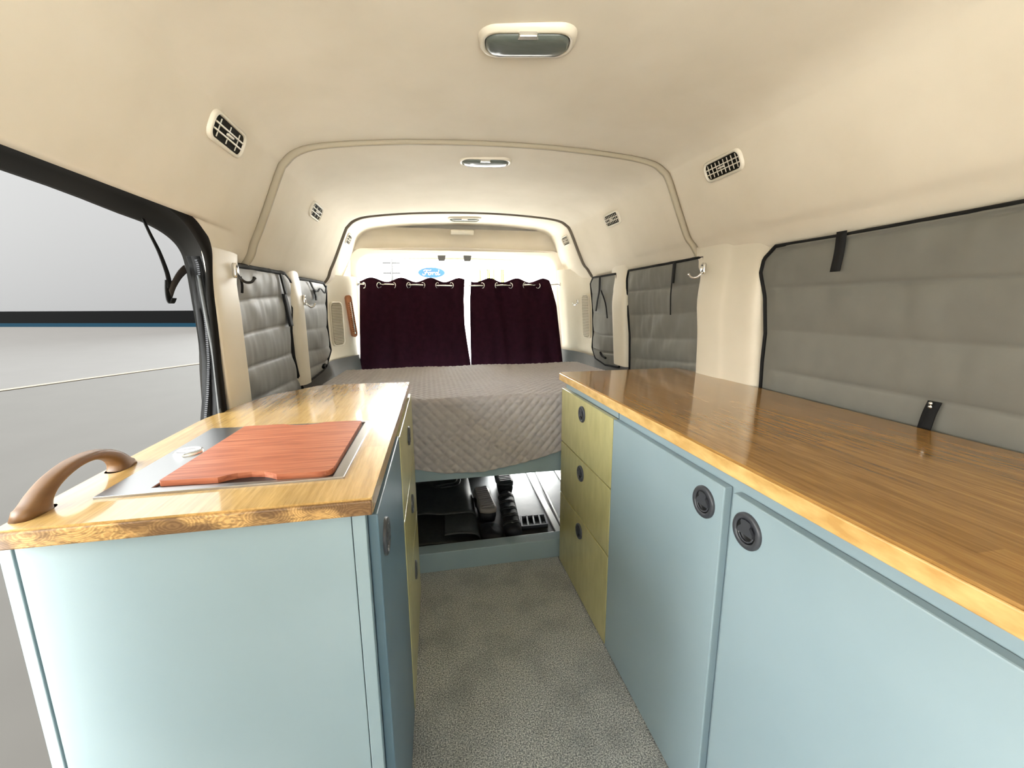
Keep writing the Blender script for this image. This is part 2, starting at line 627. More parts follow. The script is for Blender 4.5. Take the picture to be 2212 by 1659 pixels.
b.loft([ropen(3.165, .05), ropen(3.19, .015), ropen(3.215, .0), ropen(3.30, -.005), ropen(3.31, .06)])
# sunk header face between ceiling and opening
b.grid(lambda u, v: Vector((-.50 + 1.54 * u, 3.17 + .10 * math.sin(math.pi * min(1, max(0, v))) ** .6 * sstep(0, .09, u) * sstep(0, .09, 1 - u), 1.545 + .15 * v)), 40, 14)
b.box((-.8, 3.31, 1.50), (1.4, 3.34, 1.85))
struct(b.build('wall_back', M_head))
b = MB()
b.box((-.9, -1.0, 1.86), (1.4, 3.34, 1.90))
b.box((-.78, -1.0, 1.44), (-.70, 3.34, 1.87))
b.box((1.2, -1.0, 1.38), (1.4, 3.34, 1.87))
struct(b.build('trim_4', M_white))          # roof skin above the headliner

# side walls (behind the window covers)
def wallx_r(y, z):
    return 1.131 - .0758 * (z - .885) - .085 * sstep(2.93, 3.2, y) - .03 * sstep(3.05, 3.14, y)


def wallx_l(y, z):
    return -.605 + .135 * sstep(2.80, 3.22, y)


b = MB()
b.grid(lambda u, v: Vector((wallx_r(-1 + 4.2 * u, 1.42 * v) + .012, -1 + 4.2 * u, 1.42 * v)), 84, 14)
b.box((1.17, -1.0, -.05), (1.3, 3.34, 1.42))
struct(b.build('wall_right', M_plast))
b = MB()
b.grid(lambda u, v: Vector((wallx_l(1.43 + 1.77 * u, 1.36 * v), 1.43 + 1.77 * u, 1.36 * v)), 60, 14)
b.box((-.78, 1.72, -.05), (-.66, 3.34, 1.45))
struct(b.build('wall_left', M_plast))
# dark grey lower panels at the rear
b = MB()
b.grid(lambda u, v: Vector((wallx_r(2.2 + 1.0 * u, .5 + .32 * v) - .004 - .02 * (1 - v), 2.2 + 1.0 * u, .45 + (.37 + .012 * math.sin(u * 7)) * v)), 30, 6)
struct(b.build('trim_5', M_plast_dark))
b = MB()
b.grid(lambda u, v: Vector((wallx_l(1.95 + 1.25 * u, .6) + .006 + .03 * (1 - v), 1.95 + 1.25 * u, .45 + .375 * v)), 30, 6)
struct(b.build('trim_6', M_plast_dark))


# pillars
def pillar(name, plan, zs, lean, flare=None, push=0.):
    """plan: (x,y) outline from front to back; lean: x shift with z; flare(z) widens the y of the last points"""
    b = MB()
    rings = []
    for z in zs:
        row = []
        for i, (x, y) in enumerate(plan):
            yy = y
            if flare:
                yy = y + flare(i, z)
            row.append(Vector((x + lean * (z - .885) + push * sstep(1.14, 1.37, z), yy, z)))
        rings.append(row)
    b.loft(rings)
    return struct(b.build(name, M_plast))


zs = [.5 + .89 * k / 26 for k in range(27)]
smooth = lambda P, n=4: [(p.x, p.y) for p in cat_rom([(x, y, 0) for x, y in P], n)]
planR = smooth([(1.16, 1.248), (1.130, 1.250), (1.110, 1.258), (1.099, 1.28), (1.096, 1.33), (1.094, 1.395), (1.088, 1.425), (1.086, 1.48), (1.087, 1.545), (1.094, 1.566), (1.12, 1.58), (1.16, 1.585)])
nR = len(planR)
pillar('trim_7', planR, zs, -.0758, lambda i, z: (.10 * sstep(1.27, 1.39, z) - .012 * math.exp(-((z - 1.05) / .12) ** 2)) * sstep(.55, .85, i / nR) - .02 * sstep(1.25, 1.38, z) * (1 - sstep(0, .3, i / nR)), .034)
planR2 = smooth([(1.16, 2.225), (1.125, 2.228), (1.104, 2.236), (1.095, 2.265), (1.094, 2.34), (1.098, 2.375), (1.115, 2.41), (1.16, 2.42)])
zs2 = [.81 + .57 * k / 20 for k in range(21)]
pillar('trim_8', planR2, zs2, -.0758, lambda i, z: (.05 * sstep(1.24, 1.36, z)) * sstep(.5, .8, i / len(planR2)), .028)
planL = smooth([(-.566, 1.298), (-.554, 1.291), (-.549, 1.305), (-.547, 1.34), (-.549, 1.42), (-.555, 1.445), (-.575, 1.462), (-.64, 1.47)])
pillar('trim_9', planL, [.5 + .826 * k / 26 for k in range(27)], 0, lambda i, z: .075 * sstep(1.2, 1.335, z) * sstep(.55, .85, i / len(planL)), -.010)
planL2 = smooth([(-.64, 2.04), (-.605, 2.042), (-.575, 2.046), (-.558, 2.07), (-.552, 2.12), (-.556, 2.15), (-.575, 2.168), (-.64, 2.18)])
pillar('trim_10', planL2, [.81 + .53 * k / 20 for k in range(21)], 0, lambda i, z: (.06 * sstep(1.18, 1.3, z)) * sstep(.5, .8, i / len(planL2)), -.030)

# unseen cab bulkhead and left wall, openings sized to shape the incoming light
b = MB()
b.box((-.70, -1.06, -.05), (1.2, -1.0, .72))
b.box((-.70, -1.06, 1.46), (1.2, -1.0, 1.87))
b.box((-.70, -1.06, .72), (-.50, -1.0, 1.46))
b.box((1.05, -1.06, .72), (1.2, -1.0, 1.46))
for y0, y1, z0, z1 in ((-1.0, .45, -.05, .70), (-1.0, .45, 1.34, 1.40), (-1.0, -.85, .70, 1.34), (.02, .45, .70, 1.34)):
    b.box((-.70, y0, z0), (-.62, y1, z1))
struct(b.build('wall_front', M_plast))

# van floor: carpet in front, dark load floor under the bed
b = MB()
b.box((-.60, -1.0, -.05), (1.17, 1.735, 0))
struct(b.build('floor', M_carpet))
b = MB()
b.box((-.66, 1.735, -.05), (1.17, 3.30, .018))
b.box((-.75, -1.0, -.59), (-.62, 3.3, -.05))
struct(b.build('floor', M_metalfl))
for k, (x0, x1, w) in enumerate(((.595, .648, .034), (.632, .73, .012), (.78, .86, .03))):
    b = MB()
    b.hexa([(x0, 1.80, .019), (x0 + w, 1.80, .019), (x1 + w, 3.25, .019), (x1, 3.25, .019), (x0, 1.80, .032), (x0 + w, 1.80, .032), (x1 + w, 3.25, .032), (x1, 3.25, .032)])
    struct(b.build('trim_%d' % (11 + k), M_strip, bevel=.003))

# black surround of the sliding door opening
inn = [(-1.0, 1.385), (.2, 1.39), (.72, 1.396), (1.05, 1.402), (1.14, 1.396), (1.205, 1.375), (1.26, 1.335), (1.285, 1.29), (1.272, 1.2), (1.256, 1.02), (1.25, .88), (1.24, .6), (1.235, -.04)]
out = [(-1.0, 1.385), (.2, 1.388), (.87, 1.388), (1.15, 1.374), (1.25, 1.368), (1.33, 1.352), (1.38, 1.325), (1.40, 1.28), (1.408, 1.18), (1.412, 1.06), (1.39, .94), (1.36, .6), (1.355, -.04)]
I_ = cat_rom([(-.556, y, z) for y, z in inn], 4)
O_ = cat_rom([(-.66, y, z) for y, z in out], 4)
b = MB()
rows = []
for p, q in zip(I_, O_):
    n = Vector((0, -.004, -.004))
    rows.append([p + Vector((0, .03, .03)), p + Vector((.004, 0, 0)), p + Vector((-.004, -.006, -.006)), p.lerp(q, .13) + Vector((0, -.004, -.004)), p.lerp(q, .16) + Vector((0, .006, .008)),
                 p.lerp(q, .5) + Vector((0, .004, .004)), q + Vector((.006, 0, 0)), q + Vector((-.006, 0, 0)), q + Vector((-.012, .03, .03)), q + Vector((-.012, .2, .2))])
b.loft(rows)
struct(b.build('door_1', M_rubber))
# ------------------------------------------------------------------ counters
TOP, TH = .885, .032


def rounded_poly(poly, radii, n=5):
    out = []
    N = len(poly)
    for i, p in enumerate(poly):
        r = radii.get(i, 0)
        p = Vector(p)
        if not r:
            out.append(tuple(p))
            continue
        a = (Vector(poly[i - 1]) - p).normalized() * r
        c = (Vector(poly[(i + 1) % N]) - p).normalized() * r
        for k in range(n + 1):
            t = k / n
            out.append(tuple((1 - t) ** 2 * (p + a) + 2 * t * (1 - t) * p + t * t * (p + c)))
    return out


rw = thing('worktop', (.82, .7, TOP - TH), 'long dark varnished wooden worktop along the right wall', 'worktop')
b = MB()
b.prism([(.545, -.35), (1.098, -.35), (1.098, 1.66), (1.085, 1.6975), (.545, 1.6975)], TOP - TH, TOP)
rwb = b.build('slab', M_woodR, rw, bevel=.004, seg=3)
b = MB()
b.box((.5405, -.35, TOP - TH), (.5455, 1.6975, TOP - .004))
b.build('front_edge', M_edge, rw, bevel=.002)

lw = thing('worktop', (-.3, 1.1, TOP - .026), 'honey-coloured butcher-block worktop with sink by the open side door', 'worktop')
polyL = [(-.0925, .6255), (-.073, 1.608), (-.392, 1.616), (-.447, 1.534), (-.5015, 1.477), (-.531, 1.387), (-.560, 1.25), (-.573, 1.18), (-.572, .928), (-.565, .6255)]
b = MB()
b.prism(rounded_poly(polyL, {0: .004, 2: .03, 3: .03, 5: .03, 6: .03, 7: .03, 9: .01}), TOP - .026, TOP)
b.build('slab', M_woodL, lw, bevel=.004, seg=3)
b = MB()
b.box((-.565, .6195, TOP - .026), (-.0925, .626, TOP - .003))
b.build('end_grain_edge', M_end, lw, bevel=.002)

# ------------------------------------------------------------------ cabinets
def latch(parent, c, nrm, r=.033, name='latch'):
    """flush round push latch: rim, sunk cup and flip lever, axis = nrm"""
    c, ax = Vector(c), Vector(nrm).normalized()
    up = Vector((0, 0, 1))
    sd = ax.cross(up).normalized()
    b = MB()
    b.lathe(c, ax, [(r, .0), (r, .0035), (r * .94, .006), (r * .72, .0062), (r * .69, .004)], 32, 0)
    b.lathe(c, ax, [(r * .69, .004), (r * .66, .0012), (0, .0012)], 28, 1)
    lev = [(-.30, .60), (-.36, .45), (-.30, .28), (-.52, .05), (-.55, -.18), (.55, -.18), (.52, .05), (.30, .28), (.36, .45), (.30, .60), (0, .64)]
    P = [c + sd * x * r + up * z * r for x, z in lev]
    n = len(P)
    b.add([p + ax * .001 for p in P] + [p + ax * .0068 for p in P],
          [tuple(range(n, 2 * n))] + [(i, (i + 1) % n, n + (i + 1) % n, n + i) for i in range(n)], 0)
    arc = [c + ax * .004 + sd * r * .56 * math.cos(a) + up * r * .58 * math.sin(a) for a in [math.pi * (1.08 + .84 * k / 14) for k in range(15)]]
    b.tube(arc, r * .05, 6, 0)
    return b.build(name, [M_latch, M_latch_d], parent)


# right: two-door cupboard then drawer stack
XF = .556
cb = thing('cupboard', (.85, .35, 0), 'light blue two-door cupboard under the long dark worktop', 'cupboard')
b = MB()
b.box((.576, -.35, 0), (1.105, 1.188, TOP - TH - .001))
b.build('carcass', M_blue, cb, bevel=.001)
for y0, y1, ly, lz in ((.678, 1.187, .734, .7595), (.145, .655, .610, .7615)):
    b = MB()
    b.box((XF, y0, .006), (XF + .019, y1, .816))
    d = b.build('door', M_blue, cb, bevel=.0025)
    latch(d, (XF, ly, lz), (-1, 0, 0), .034)
b = MB()
b.box((XF, -.35, .006), (XF + .019, .137, .816))
b.build('side_panel', M_blue, cb, bevel=.0025)
ds = thing('drawer_unit', (.85, 1.45, 0), 'olive three-drawer unit under the far end of the dark worktop', 'drawer unit')
b = MB()
b.box((.60, 1.1915, 0), (1.105, 1.700, TOP - TH - .001))
b.box((.574, 1.1915, .816), (.60, 1.700, TOP - TH - .001))
b.build('carcass', M_blue, ds, bevel=.001)
for z0, z1, lz in ((.585, .816, .763), (.346, .579, .528), (.008, .340, .287)):
    b = MB()
    b.box((XF, 1.1915, z0), (XF + .017, 1.704, z1))
    d = b.build('drawer', M_olive, ds, bevel=.002)
    latch(d, (XF, 1.455, lz), (-1, 0, 0), .031)


# left block (runs very slightly askew): blue cupboard with its end panel, then drawers
def lx(y):
    return -.1017 + .0187 * y


def slabL(b, off0, off1, y0, y1, z0, z1, mi=0):
    b.hexa([(lx(y0) - off1, y0, z0), (lx(y0) - off0, y0, z0), (lx(y1) - off0, y1, z0), (lx(y1) - off1, y1, z0),
            (lx(y0) - off1, y0, z1), (lx(y0) - off0, y0, z1), (lx(y1) - off0, y1, z1), (lx(y1) - off1, y1, z1)], mi)


lc = thing('cupboard', (-.33, .86, 0), 'pale blue cupboard with a wide end panel below the honey worktop', 'cupboard')
b = MB()
b.box((-.556, .642, 0), (-.128, 1.066, TOP - .028))
b.build('carcass', M_blue, lc)
b = MB()
b.box((-.5535, .635, 0), (-.1265, .653, TOP - .027))
b.build('end_panel', M_blue, lc, bevel=.001)
b = MB()
b.box((-.572, .6345, 0), (-.5565, .653, TOP - .027))
b.build('corner_strip', M_blue, lc, bevel=.001)
b = MB()
b.box((-.1252, .6345, 0), (-.1055, .653, TOP - .027))
b.build('corner_strip', M_blue, lc, bevel=.001)
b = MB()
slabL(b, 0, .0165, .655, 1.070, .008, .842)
d = b.build('door', M_blue_shaded, lc, bevel=.0025)
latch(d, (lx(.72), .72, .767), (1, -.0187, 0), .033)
ld = thing('drawer_unit', (-.33, 1.34, 0), 'olive three-drawer unit at the far end of the honey worktop', 'drawer unit')
b = MB()
b.box((-.50, 1.072, 0), (-.100, 1.60, TOP - .028))
b.build('carcass', M_blue, ld)
for z0, z1, lz in ((.607, .838, .752), (.368, .602, .515), (.012, .363, .27)):
    b = MB()
    slabL(b, -.0015, .016, 1.074, 1.612, z0, z1)
    d = b.build('drawer', M_olive, ld, bevel=.002)
    latch(d, (lx(1.36) + .0015, 1.36, lz), (1, -.0187, 0), .031)

# ------------------------------------------------------------------ sink, board, grab handle
sk = thing('sink', (-.32, .88, TOP), 'stainless steel inset sink panel in the honey worktop', 'sink')
sq = [(-.503, .704), (-.1465, .707), (-.1405, 1.062), (-.503, 1.071)]
hole = [(-.436, .724), (-.165, .712), (-.158, 1.052), (-.428, 1.058)]
b = MB()
zt = TOP + .004
b.add([(x, y, zt) for x, y in sq] + [(x, y, zt) for x, y in hole] + [(x, y, TOP) for x, y in sq] + [(x, y, TOP + .0006) for x, y in hole],
      [(i, (i + 1) % 4, 4 + (i + 1) % 4, 4 + i) for i in range(4)] + [(i, 8 + i, 8 + (i + 1) % 4, (i + 1) % 4) for i in range(4)]
      + [(4 + i, 4 + (i + 1) % 4, 12 + (i + 1) % 4, 12 + i) for i in range(4)])
b.build('rim', M_steel, sk, bevel=.0012)
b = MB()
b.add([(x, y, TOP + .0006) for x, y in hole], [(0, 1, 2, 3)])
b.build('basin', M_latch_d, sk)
b = MB()
b.lathe((-.4665, .896, zt), (0, 0, 1), [(.0245, 0), (.0245, .003), (.021, .0055), (.019, .0045), (.012, .0048), (0, .0055)], 32)
b.build('tap_cover', M_cap, sk)
b = MB()
bd = [(-.4315, .735), (-.168, .7205), (-.1635, 1.044), (-.424, 1.0505)]
n0 = []
def lerp2(a, c, t):
    return (a[0] + (c[0] - a[0]) * t, a[1] + (c[1] - a[1]) * t)
p = rounded_poly(bd, {0: .004, 1: .022, 2: .012, 3: .008}, 6)
# finger notches on the near and far edges
near = [lerp2(bd[0], bd[1], t) for t in (.33, .37, .42, .5, .58, .63, .67)]
near = [(x, y + d) for (x, y), d in zip(near, (0, .008, .015, .018, .015, .008, 0))]
far = [lerp2(bd[2], bd[3], t) for t in (.33, .37, .42, .5, .58, .63, .67)]
far = [(x, y - d) for (x, y), d in zip(far, (0, .008, .013, .016, .013, .008, 0))]
cutpoly = p[:7] + near + p[7:14] + p[14:21] + far + p[21:]
b.prism(cutpoly, TOP + .0008, TOP + .0105)
tag(b.build('cutting_board', M_board, bevel=.0018), 'reddish wooden cutting board set into the steel sink', 'cutting board')

hd = thing('grab_handle', (-.55, .77, TOP), 'curved wooden grab handle screwed to the left edge of the honey worktop', 'handle')
ctr = cat_rom([(-.553, .672, TOP), (-.552, .683, TOP + .018), (-.551, .706, TOP + .034), (-.551, .745, TOP + .0445), (-.551, .785, TOP + .0445), (-.551, .818, TOP + .034), (-.551, .838, TOP + .018), (-.551, .846, TOP)], 6)
NB = len(ctr)
rad = [.0135 + .012 * (abs(2 * i / (NB - 1) - 1) ** 3) for i in range(NB)]
rings = []
for i, p in enumerate(ctr):
    a, c = ctr[max(i - 1, 0)], ctr[min(i + 1, NB - 1)]
    t = (c - a).normalized()
    if i in (0, NB - 1):
        t = Vector((0, 0, 1 if i == 0 else -1))
    u = Vector((1, 0, 0))
    w = t.cross(u)
    wx = .0125 + .003 * abs(2 * i / (NB - 1) - 1) ** 2
    hh = .0075 + .018 * abs(2 * i / (NB - 1) - 1) ** 5 + .004 * abs(2 * i / (NB - 1) - 1)
    ring_ = []
    for k in range(20):
        a_ = 2 * math.pi * k / 20
        cx, sx = math.cos(a_), math.sin(a_)
        ring_.append(p + u * wx * (abs(cx) ** .7) * (1 if cx > 0 else -1) + w * hh * (abs(sx) ** .7) * (1 if sx > 0 else -1))
    rings.append(ring_)
for ring_ in rings:
    for v in ring_:
        v.z = max(v.z, TOP)
b = MB()
b.loft(rings, True, cap=True)
b.build('grip', M_handle, hd)
b = MB()
for i, s in ((int(NB * .22), 1),):
    p = ctr[i]
    a, c = ctr[i - 1], ctr[i + 1]
    t = (c - a).normalized()
    nrm = Vector((1, 0, 0)).cross(t)
    if nrm.z < 0:
        nrm = -nrm
    b.lathe(p + nrm * .0078, nrm, [(.0042, -.004), (.0046, .0016), (.0034, .0016), (.003, -.003), (0, -.003)], 16)
b.build('screw_hole', M_ventd, hd)

# ------------------------------------------------------------------ bed
bf = thing('bed_frame', (.25, 2.3, 0), 'blue-painted bed platform across the rear over a storage bay', 'bed')
b = MB()
b.box((-.56, 1.745, .424), (1.10, 1.765, .70))
b.build('upper_board', M_blue, bf, bevel=.002)
b = MB()
b.box((-.58, 1.732, .0), (1.10, 1.80, .092))
b.build('lower_rail', M_blue, bf, bevel=.003)
b = MB()
b.box((-.56, 1.76, .62), (1.05, 2.85, .66))
b.build('slat_base', M_blue, bf)
for x in (-.58, 1.06):
    b = MB()
    b.box((x, 1.79, .018), (x + .04, 1.83, .62))
    b.build('leg', M_blue, bf)
b = MB()
b.box((-.58, 2.86, .018), (.40, 2.88, .62))  # boards added to block the rear glare under the bed
b.build('glare_board', M_blue, bf)
b = MB()
b.box((.40, 2.86, .23), (1.10, 2.88, .62))
b.build('glare_board', M_blue, bf)
for x in (-.58, 1.06):
    b = MB()
    b.box((x, 2.78, .018), (x + .04, 2.82, .62))
    b.build('leg', M_blue, bf)
# quilted bedspread: one sheet over the mattress, front drop with a curved hem
TOPZ = [(1.70, .782), (2.2, .780), (2.6, .770), (2.87, .758)]
HEM = [(-.60, .56), (-.30, .53), (-.09, .498), (.05, .460), (.20, .458), (.39, .480), (.56, .525), (.8, .56), (1.10, .60)]


def quilt_h(a, c):
    """stitched lattice of rounded diamonds, a and c in metres along the cloth"""
    u, v = a / .0235, c / .0215
    p, q = u + v, u - v
    f = abs(math.sin(math.pi * p / 2)) * abs(math.sin(math.pi * q / 2))
    return .0062 * f ** .6


NU, NV = 340, 330
XL, XR_ = -.562, 1.075


def spread(u, v):
    x = XL + (XR_ - XL) * u
    # arc length along the cloth from hem (v=0) up and back over the top
    hem = interp(HEM, x)
    ztop = .782
    drop = ztop - hem
    Ltop = 2.87 - 1.742
    Ltot = drop + Ltop
    s = v * Ltot
    r = .022
    h = quilt_h(x, s)
    wob = .005 * noise.noise(Vector((x * 4, s * 3, 1.3))) + .0015 * noise.noise(Vector((x * 14, s * 9, 4.1)))
    if s < drop - r:
        z = hem + s
        y = 1.738 - .010 * math.sin(min(1, (drop - s) / .3) * 1.4)
        y += .004 * math.sin(x * 21) * (drop - s) / drop
        return Vector((x, y - h - wob, z))
    if s < drop + r:
        a = (s - (drop - r)) / (2 * r) * math.pi / 2
        cy_, cz = 1.738 + r, ztop - r
        return Vector((x, cy_ - (r + h + wob) * math.cos(a), cz + (r + h + wob) * math.sin(a)))
    y = 1.738 + (s - drop)
    z = interp(TOPZ, y)
    ex = min(x - XL, XR_ - x)
    z -= .05 * (1 - sstep(0, .07, ex)) ** 2
    z -= .06 * (1 - sstep(0, .06, 2.87 - y)) ** 2
    # long mattress slopes away at the far right
    return Vector((x, y, z + h + wob * 1.2))


b = MB()
b.grid(spread, NU, NV)
tag(b.build('bedspread', M_quilt, solid=.004), 'grey quilted bedspread covering the bed at the rear', 'bedspread')

# ------------------------------------------------------------------ under-bed storage
jk = thing('jacket', (.0, 2.1, .02), 'black leather jacket folded under the bed on the left', 'jacket')
def sheet(prof, y0, y1, n, wob, seed):
    P = cat_rom([(x, 0, z) for x, z in prof], 6)
    rows = []
    for k in range(n + 1):
        y = y0 + (y1 - y0) * k / n
        rows.append([Vector((p.x + .012 * noise.noise(Vector((y * 3, p.z * 9, seed))), y, max(.024, p.z + wob * noise.noise(Vector((p.x * 9, y * 5, seed)))))) for p in P])
    return rows
b = MB()
b.loft(sheet([(-.42, .05), (-.2, .055), (-.05, .062), (.06, .064), (.13, .042), (.178, .030), (.205, .05), (.204, .082), (.175, .098), (.10, .104), (.045, .106)], 1.85, 2.22, 22, .006, 2.2))
b.build('folded_body', M_leather, jk, solid=.006)
b = MB()
b.loft(sheet([(.206, .05), (.207, .09), (.18, .112), (.08, .124), (-.02, .128), (-.14, .120), (-.30, .115), (-.42, .10)], 2.03, 2.62, 24, .02, 5.2))
b.build('upper_fold', M_leather, jk, solid=.006)
b = MB()
pts = cat_rom([(-.16, 2.43, .142), (-.07, 2.435, .142), (-.03, 2.40, .142), (.005, 2.33, .146), (.06, 2.335, .146), (.115, 2.35, .146), (.135, 2.40, .146), (.145, 2.50, .146)], 6)
b.tube(pts, .0055, 6)
b.tube([p + Vector((.016, -.03, -.004)) for p in pts], .0045, 6)
b.build('zip_piping', M_leather, jk)
# black cloth bundle between jacket and shoe
b = MB()
def lump(c, s, seed, n=20, m=14):
    def f(u, v):
        a, e = 2 * math.pi * u, math.pi * (v - .5)
        d = Vector((math.cos(a) * math.cos(e), math.sin(a) * math.cos(e), math.sin(e)))
        d = Vector([(1 if q > 0 else -1) * abs(q) ** .75 for q in d])
        k = 1 + .10 * noise.noise(d * 2.2 + Vector((seed, 0, 0)))
        return Vector((c[0] + d.x * s[0] * k, c[1] + d.y * s[1] * k, max(.02, c[2] + d.z * s[2] * k)))
    return f
b.grid(lump((.268, 1.90, .055), (.058, .085, .036), 3.3), 28, 16)
tag(b.build('cloth_bundle', M_darkcl), 'small black cloth bundle in front of the ribbed shoe soles', 'cloth')
def shoe(c, ang, m, label, tilt):
    t = thing('shoe', c, label, 'shoe', None)
    R_ = Matrix.Rotation(ang, 4, 'Z') @ Matrix.Rotation(tilt, 4, 'X')
    def T(p):
        return Vector(c) + (R_ @ Vector(p))
    out_ = [(-.045, -.13), (-.05, -.05), (-.04, .03), (-.05, .09), (-.035, .135), (0, .15), (.035, .135), (.05, .09), (.043, .03), (.045, -.05), (.042, -.13), (0, -.148)]
    O2 = [(p.x, p.y) for p in cat_rom([(x, y, 0) for x, y in out_ + out_[:1]], 4)][:-1]
    b = MB()
    n = len(O2)
    rings = [[T((x * k, y * k, z)) for x, y in O2] for k, z in ((.9, .012), (1, .018), (1, .034), (.94, .040))]
    b.loft(rings, True, cap=True)
    b.build('sole', m, t, bevel=0)
    b = MB()
    for q in range(11):
        y = -.12 + q * .024
        w = .034
        b.hexa([T(p) for p in ((-w, y, .038), (w, y + .006, .038), (w, y + .015, .038), (-w, y + .009, .038), (-w, y, .046), (w, y + .006, .046), (w, y + .015, .046), (-w, y + .009, .046))])
    b.build('tread', m, t)
    b = MB()
    b.loft([[T((x * k, y * k * .97, z)) for x, y in O2] for k, z in ((.93, .014), (.97, -.01), (.86, -.045), (.5, -.06))], True, cap=True)
    b.build('upper', M_darkcl, t)
    return t
M_sole = mat('grey_sole', (.30, .27, .25), .35)
M_sole2 = mat('dark_sole', (.05, .052, .055), .35)
shoe((.270, 2.165, .085), .04, M_sole, 'upturned shoe with a pale ribbed sole beside the black jacket', .0)
shoe((.43, 2.47, .085), -.05, M_sole2, 'upturned shoe with a dark ribbed sole behind the grooved black roll', .0)
# roll with raised V ridges
rl = thing('rubber_roll', (.40, 2.05, .02), 'black grooved roll with V-shaped ridges under the bed', 'roll')
b = MB()
b.lathe((.372, 1.85, .065), (.09, 1, 0), [(0, 0), (.030, .0), (.040, .008), (.044, .03), (.044, .40), (.036, .43), (0, .43)], 24)
b.build('core', M_darkcl, rl)
b = MB()
for k in range(5):
    y = 1.89 + k * .075
    xc = .372 + .09 * (y - 1.85)
    for s in (-1, 1):
        for dd in (0, .016):
            pts = []
            for q in range(7):
                a = q / 6 * 1.25 * s
                pts.append((xc + .0445 * math.sin(a), y + dd + .034 * abs(q / 6), .065 + .0445 * math.cos(a)))
            b.tube(pts, .0045, 5)
b.build('ridges', M_leather, rl)
tr = thing('tray', (.51, 2.03, .02), 'small black four-compartment tray on the storage bay floor', 'tray')
b = MB()
c = [(.436, 1.965), (.575, 1.962), (.590, 2.07), (.452, 2.075)]
b.prism(c, .019, .03)
b.build('base', M_darkcl, tr)
b = MB()
def qp(u, v):
    p0 = lerp2(c[0], c[1], u)
    p1 = lerp2(c[3], c[2], u)
    return lerp2(p0, p1, v)
def bar(p, q, w=.004):
    d = (Vector(q) - Vector(p)).normalized()
    n = Vector((-d.y, d.x)) * w
    P = [(p[0] - n.x, p[1] - n.y), (q[0] - n.x, q[1] - n.y), (q[0] + n.x, q[1] + n.y), (p[0] + n.x, p[1] + n.y)]
    b.prism(P, .028, .042)
for u in (0.02, .26, .5, .74, .98):
    bar(qp(u, 0), qp(u, 1))
bar(qp(0, .02), qp(1, .02))
bar(qp(0, .98), qp(1, .98), .006)
b.build('divider_frame', M_latch, tr)

# ------------------------------------------------------------------ curtains at the rear
rod = thing('curtain_rod', (.27, 3.13, 1.303), 'thin chrome curtain rod across the rear door opening', 'rod')
b = MB()
b.tube([(-.455, 3.13, 1.312), (.27, 3.13, 1.300), (.99, 3.13, 1.312)], .006, 10)
b.build('tube', M_chrome, rod)
for x in (-.455, .99):
    b = MB()
    b.lathe((x, 3.13, 1.312), (1, 0, 0), [(.0, -.006), (.014, -.006), (.014, .006), (0, .006)], 14)
    b.build('end_bracket', M_chrome, rod)


def curtain(label, xl, xr, ph, nper, flat0=0.):
    """xl/xr: (z, x) edge polylines"""
    t = thing('curtain', ((xl[0][1] + xr[0][1]) / 2, 3.13, .60), label, 'curtain', 'curtains at the rear doors')
    zb, ztp = .60, 1.345
    wv = lambda u: math.sin(2 * math.pi * (u * nper + ph))

    def f(u, v):
        zt_ = ztp + .013 * wv(u) * -1 - .004
        z = zb + (zt_ - zb) * v
        x = interp(xl, z) + (interp(xr, z) - interp(xl, z)) * u
        amp = .004 + .021 * sstep(.55, .97, v)
        y = 3.13 + amp * wv(u) + .010 * (1 - sstep(.3, .95, v)) * math.sin(u * 31 + 2 * noise.noise(Vector((u * 4, z * 2, ph)))) + .006 * noise.noise(Vector((u * 9, z * 4, ph * 3)))
        return Vector((x, y, z))
    b = MB()
    b.grid(f, 120, 60)
    b.build('cloth', M_curt, t, solid=.003)
    # metal grommets where the cloth crosses the rod
    for k in range(int(nper * 2) + 1):
        u = (k / 2 - ph) / nper
        if not 0.03 < u < .97:
            continue
        p = f(u, .94)
        p.z = 1.303
        p.y = 3.13
        b = MB()
        s = 1 if math.cos(2 * math.pi * (u * nper + ph)) > 0 else -1
        n = Vector((1, -.9 * s, 0)).normalized()
        uu = Vector((0, 0, 1))
        ww = n.cross(uu)
        b.tube([p + uu * .019 * math.cos(a) + ww * .019 * math.sin(a) for a in [2 * math.pi * q / 18 for q in range(18)]], .0038, 6, closed=True)
        b.build('grommet', M_chrome, t)
    return t


curtain('dark maroon curtain panel left of the bright gap', [(.6, -.485), (.9, -.468), (1.36, -.440)], [(.6, .322), (.72, .309), (.9, .285), (1.03, .270), (1.2, .268), (1.36, .278)], .35, 3.6)
curtain('dark maroon curtain panel right of the bright gap', [(.6, .305), (.72, .311), (1.03, .311), (1.2, .315), (1.36, .328)], [(.6, 1.05), (.73, 1.021), (1.157, .966), (1.30, .925), (1.36, .90)], .10, 2.9)

# door strikers on the header
for x, lab in ((.125, 'left of two dark tapered strikers above the curtains'), (.312, 'right of two dark tapered strikers above the curtains')):
    b = MB()
    zt_ = OPT + .012
    b.hexa([(x - .022, 3.22, zt_ - .036), (x + .022, 3.22, zt_ - .036), (x + .022, 3.26, zt_ - .036), (x - .022, 3.26, zt_ - .036),
            (x - .030, 3.21, zt_ + .004), (x + .030, 3.21, zt_ + .004), (x + .030, 3.27, zt_ + .004), (x - .030, 3.27, zt_ + .004)])
    tag(b.build('door_striker', M_plast_dark, bevel=.002), lab, 'striker', 'door strikers')


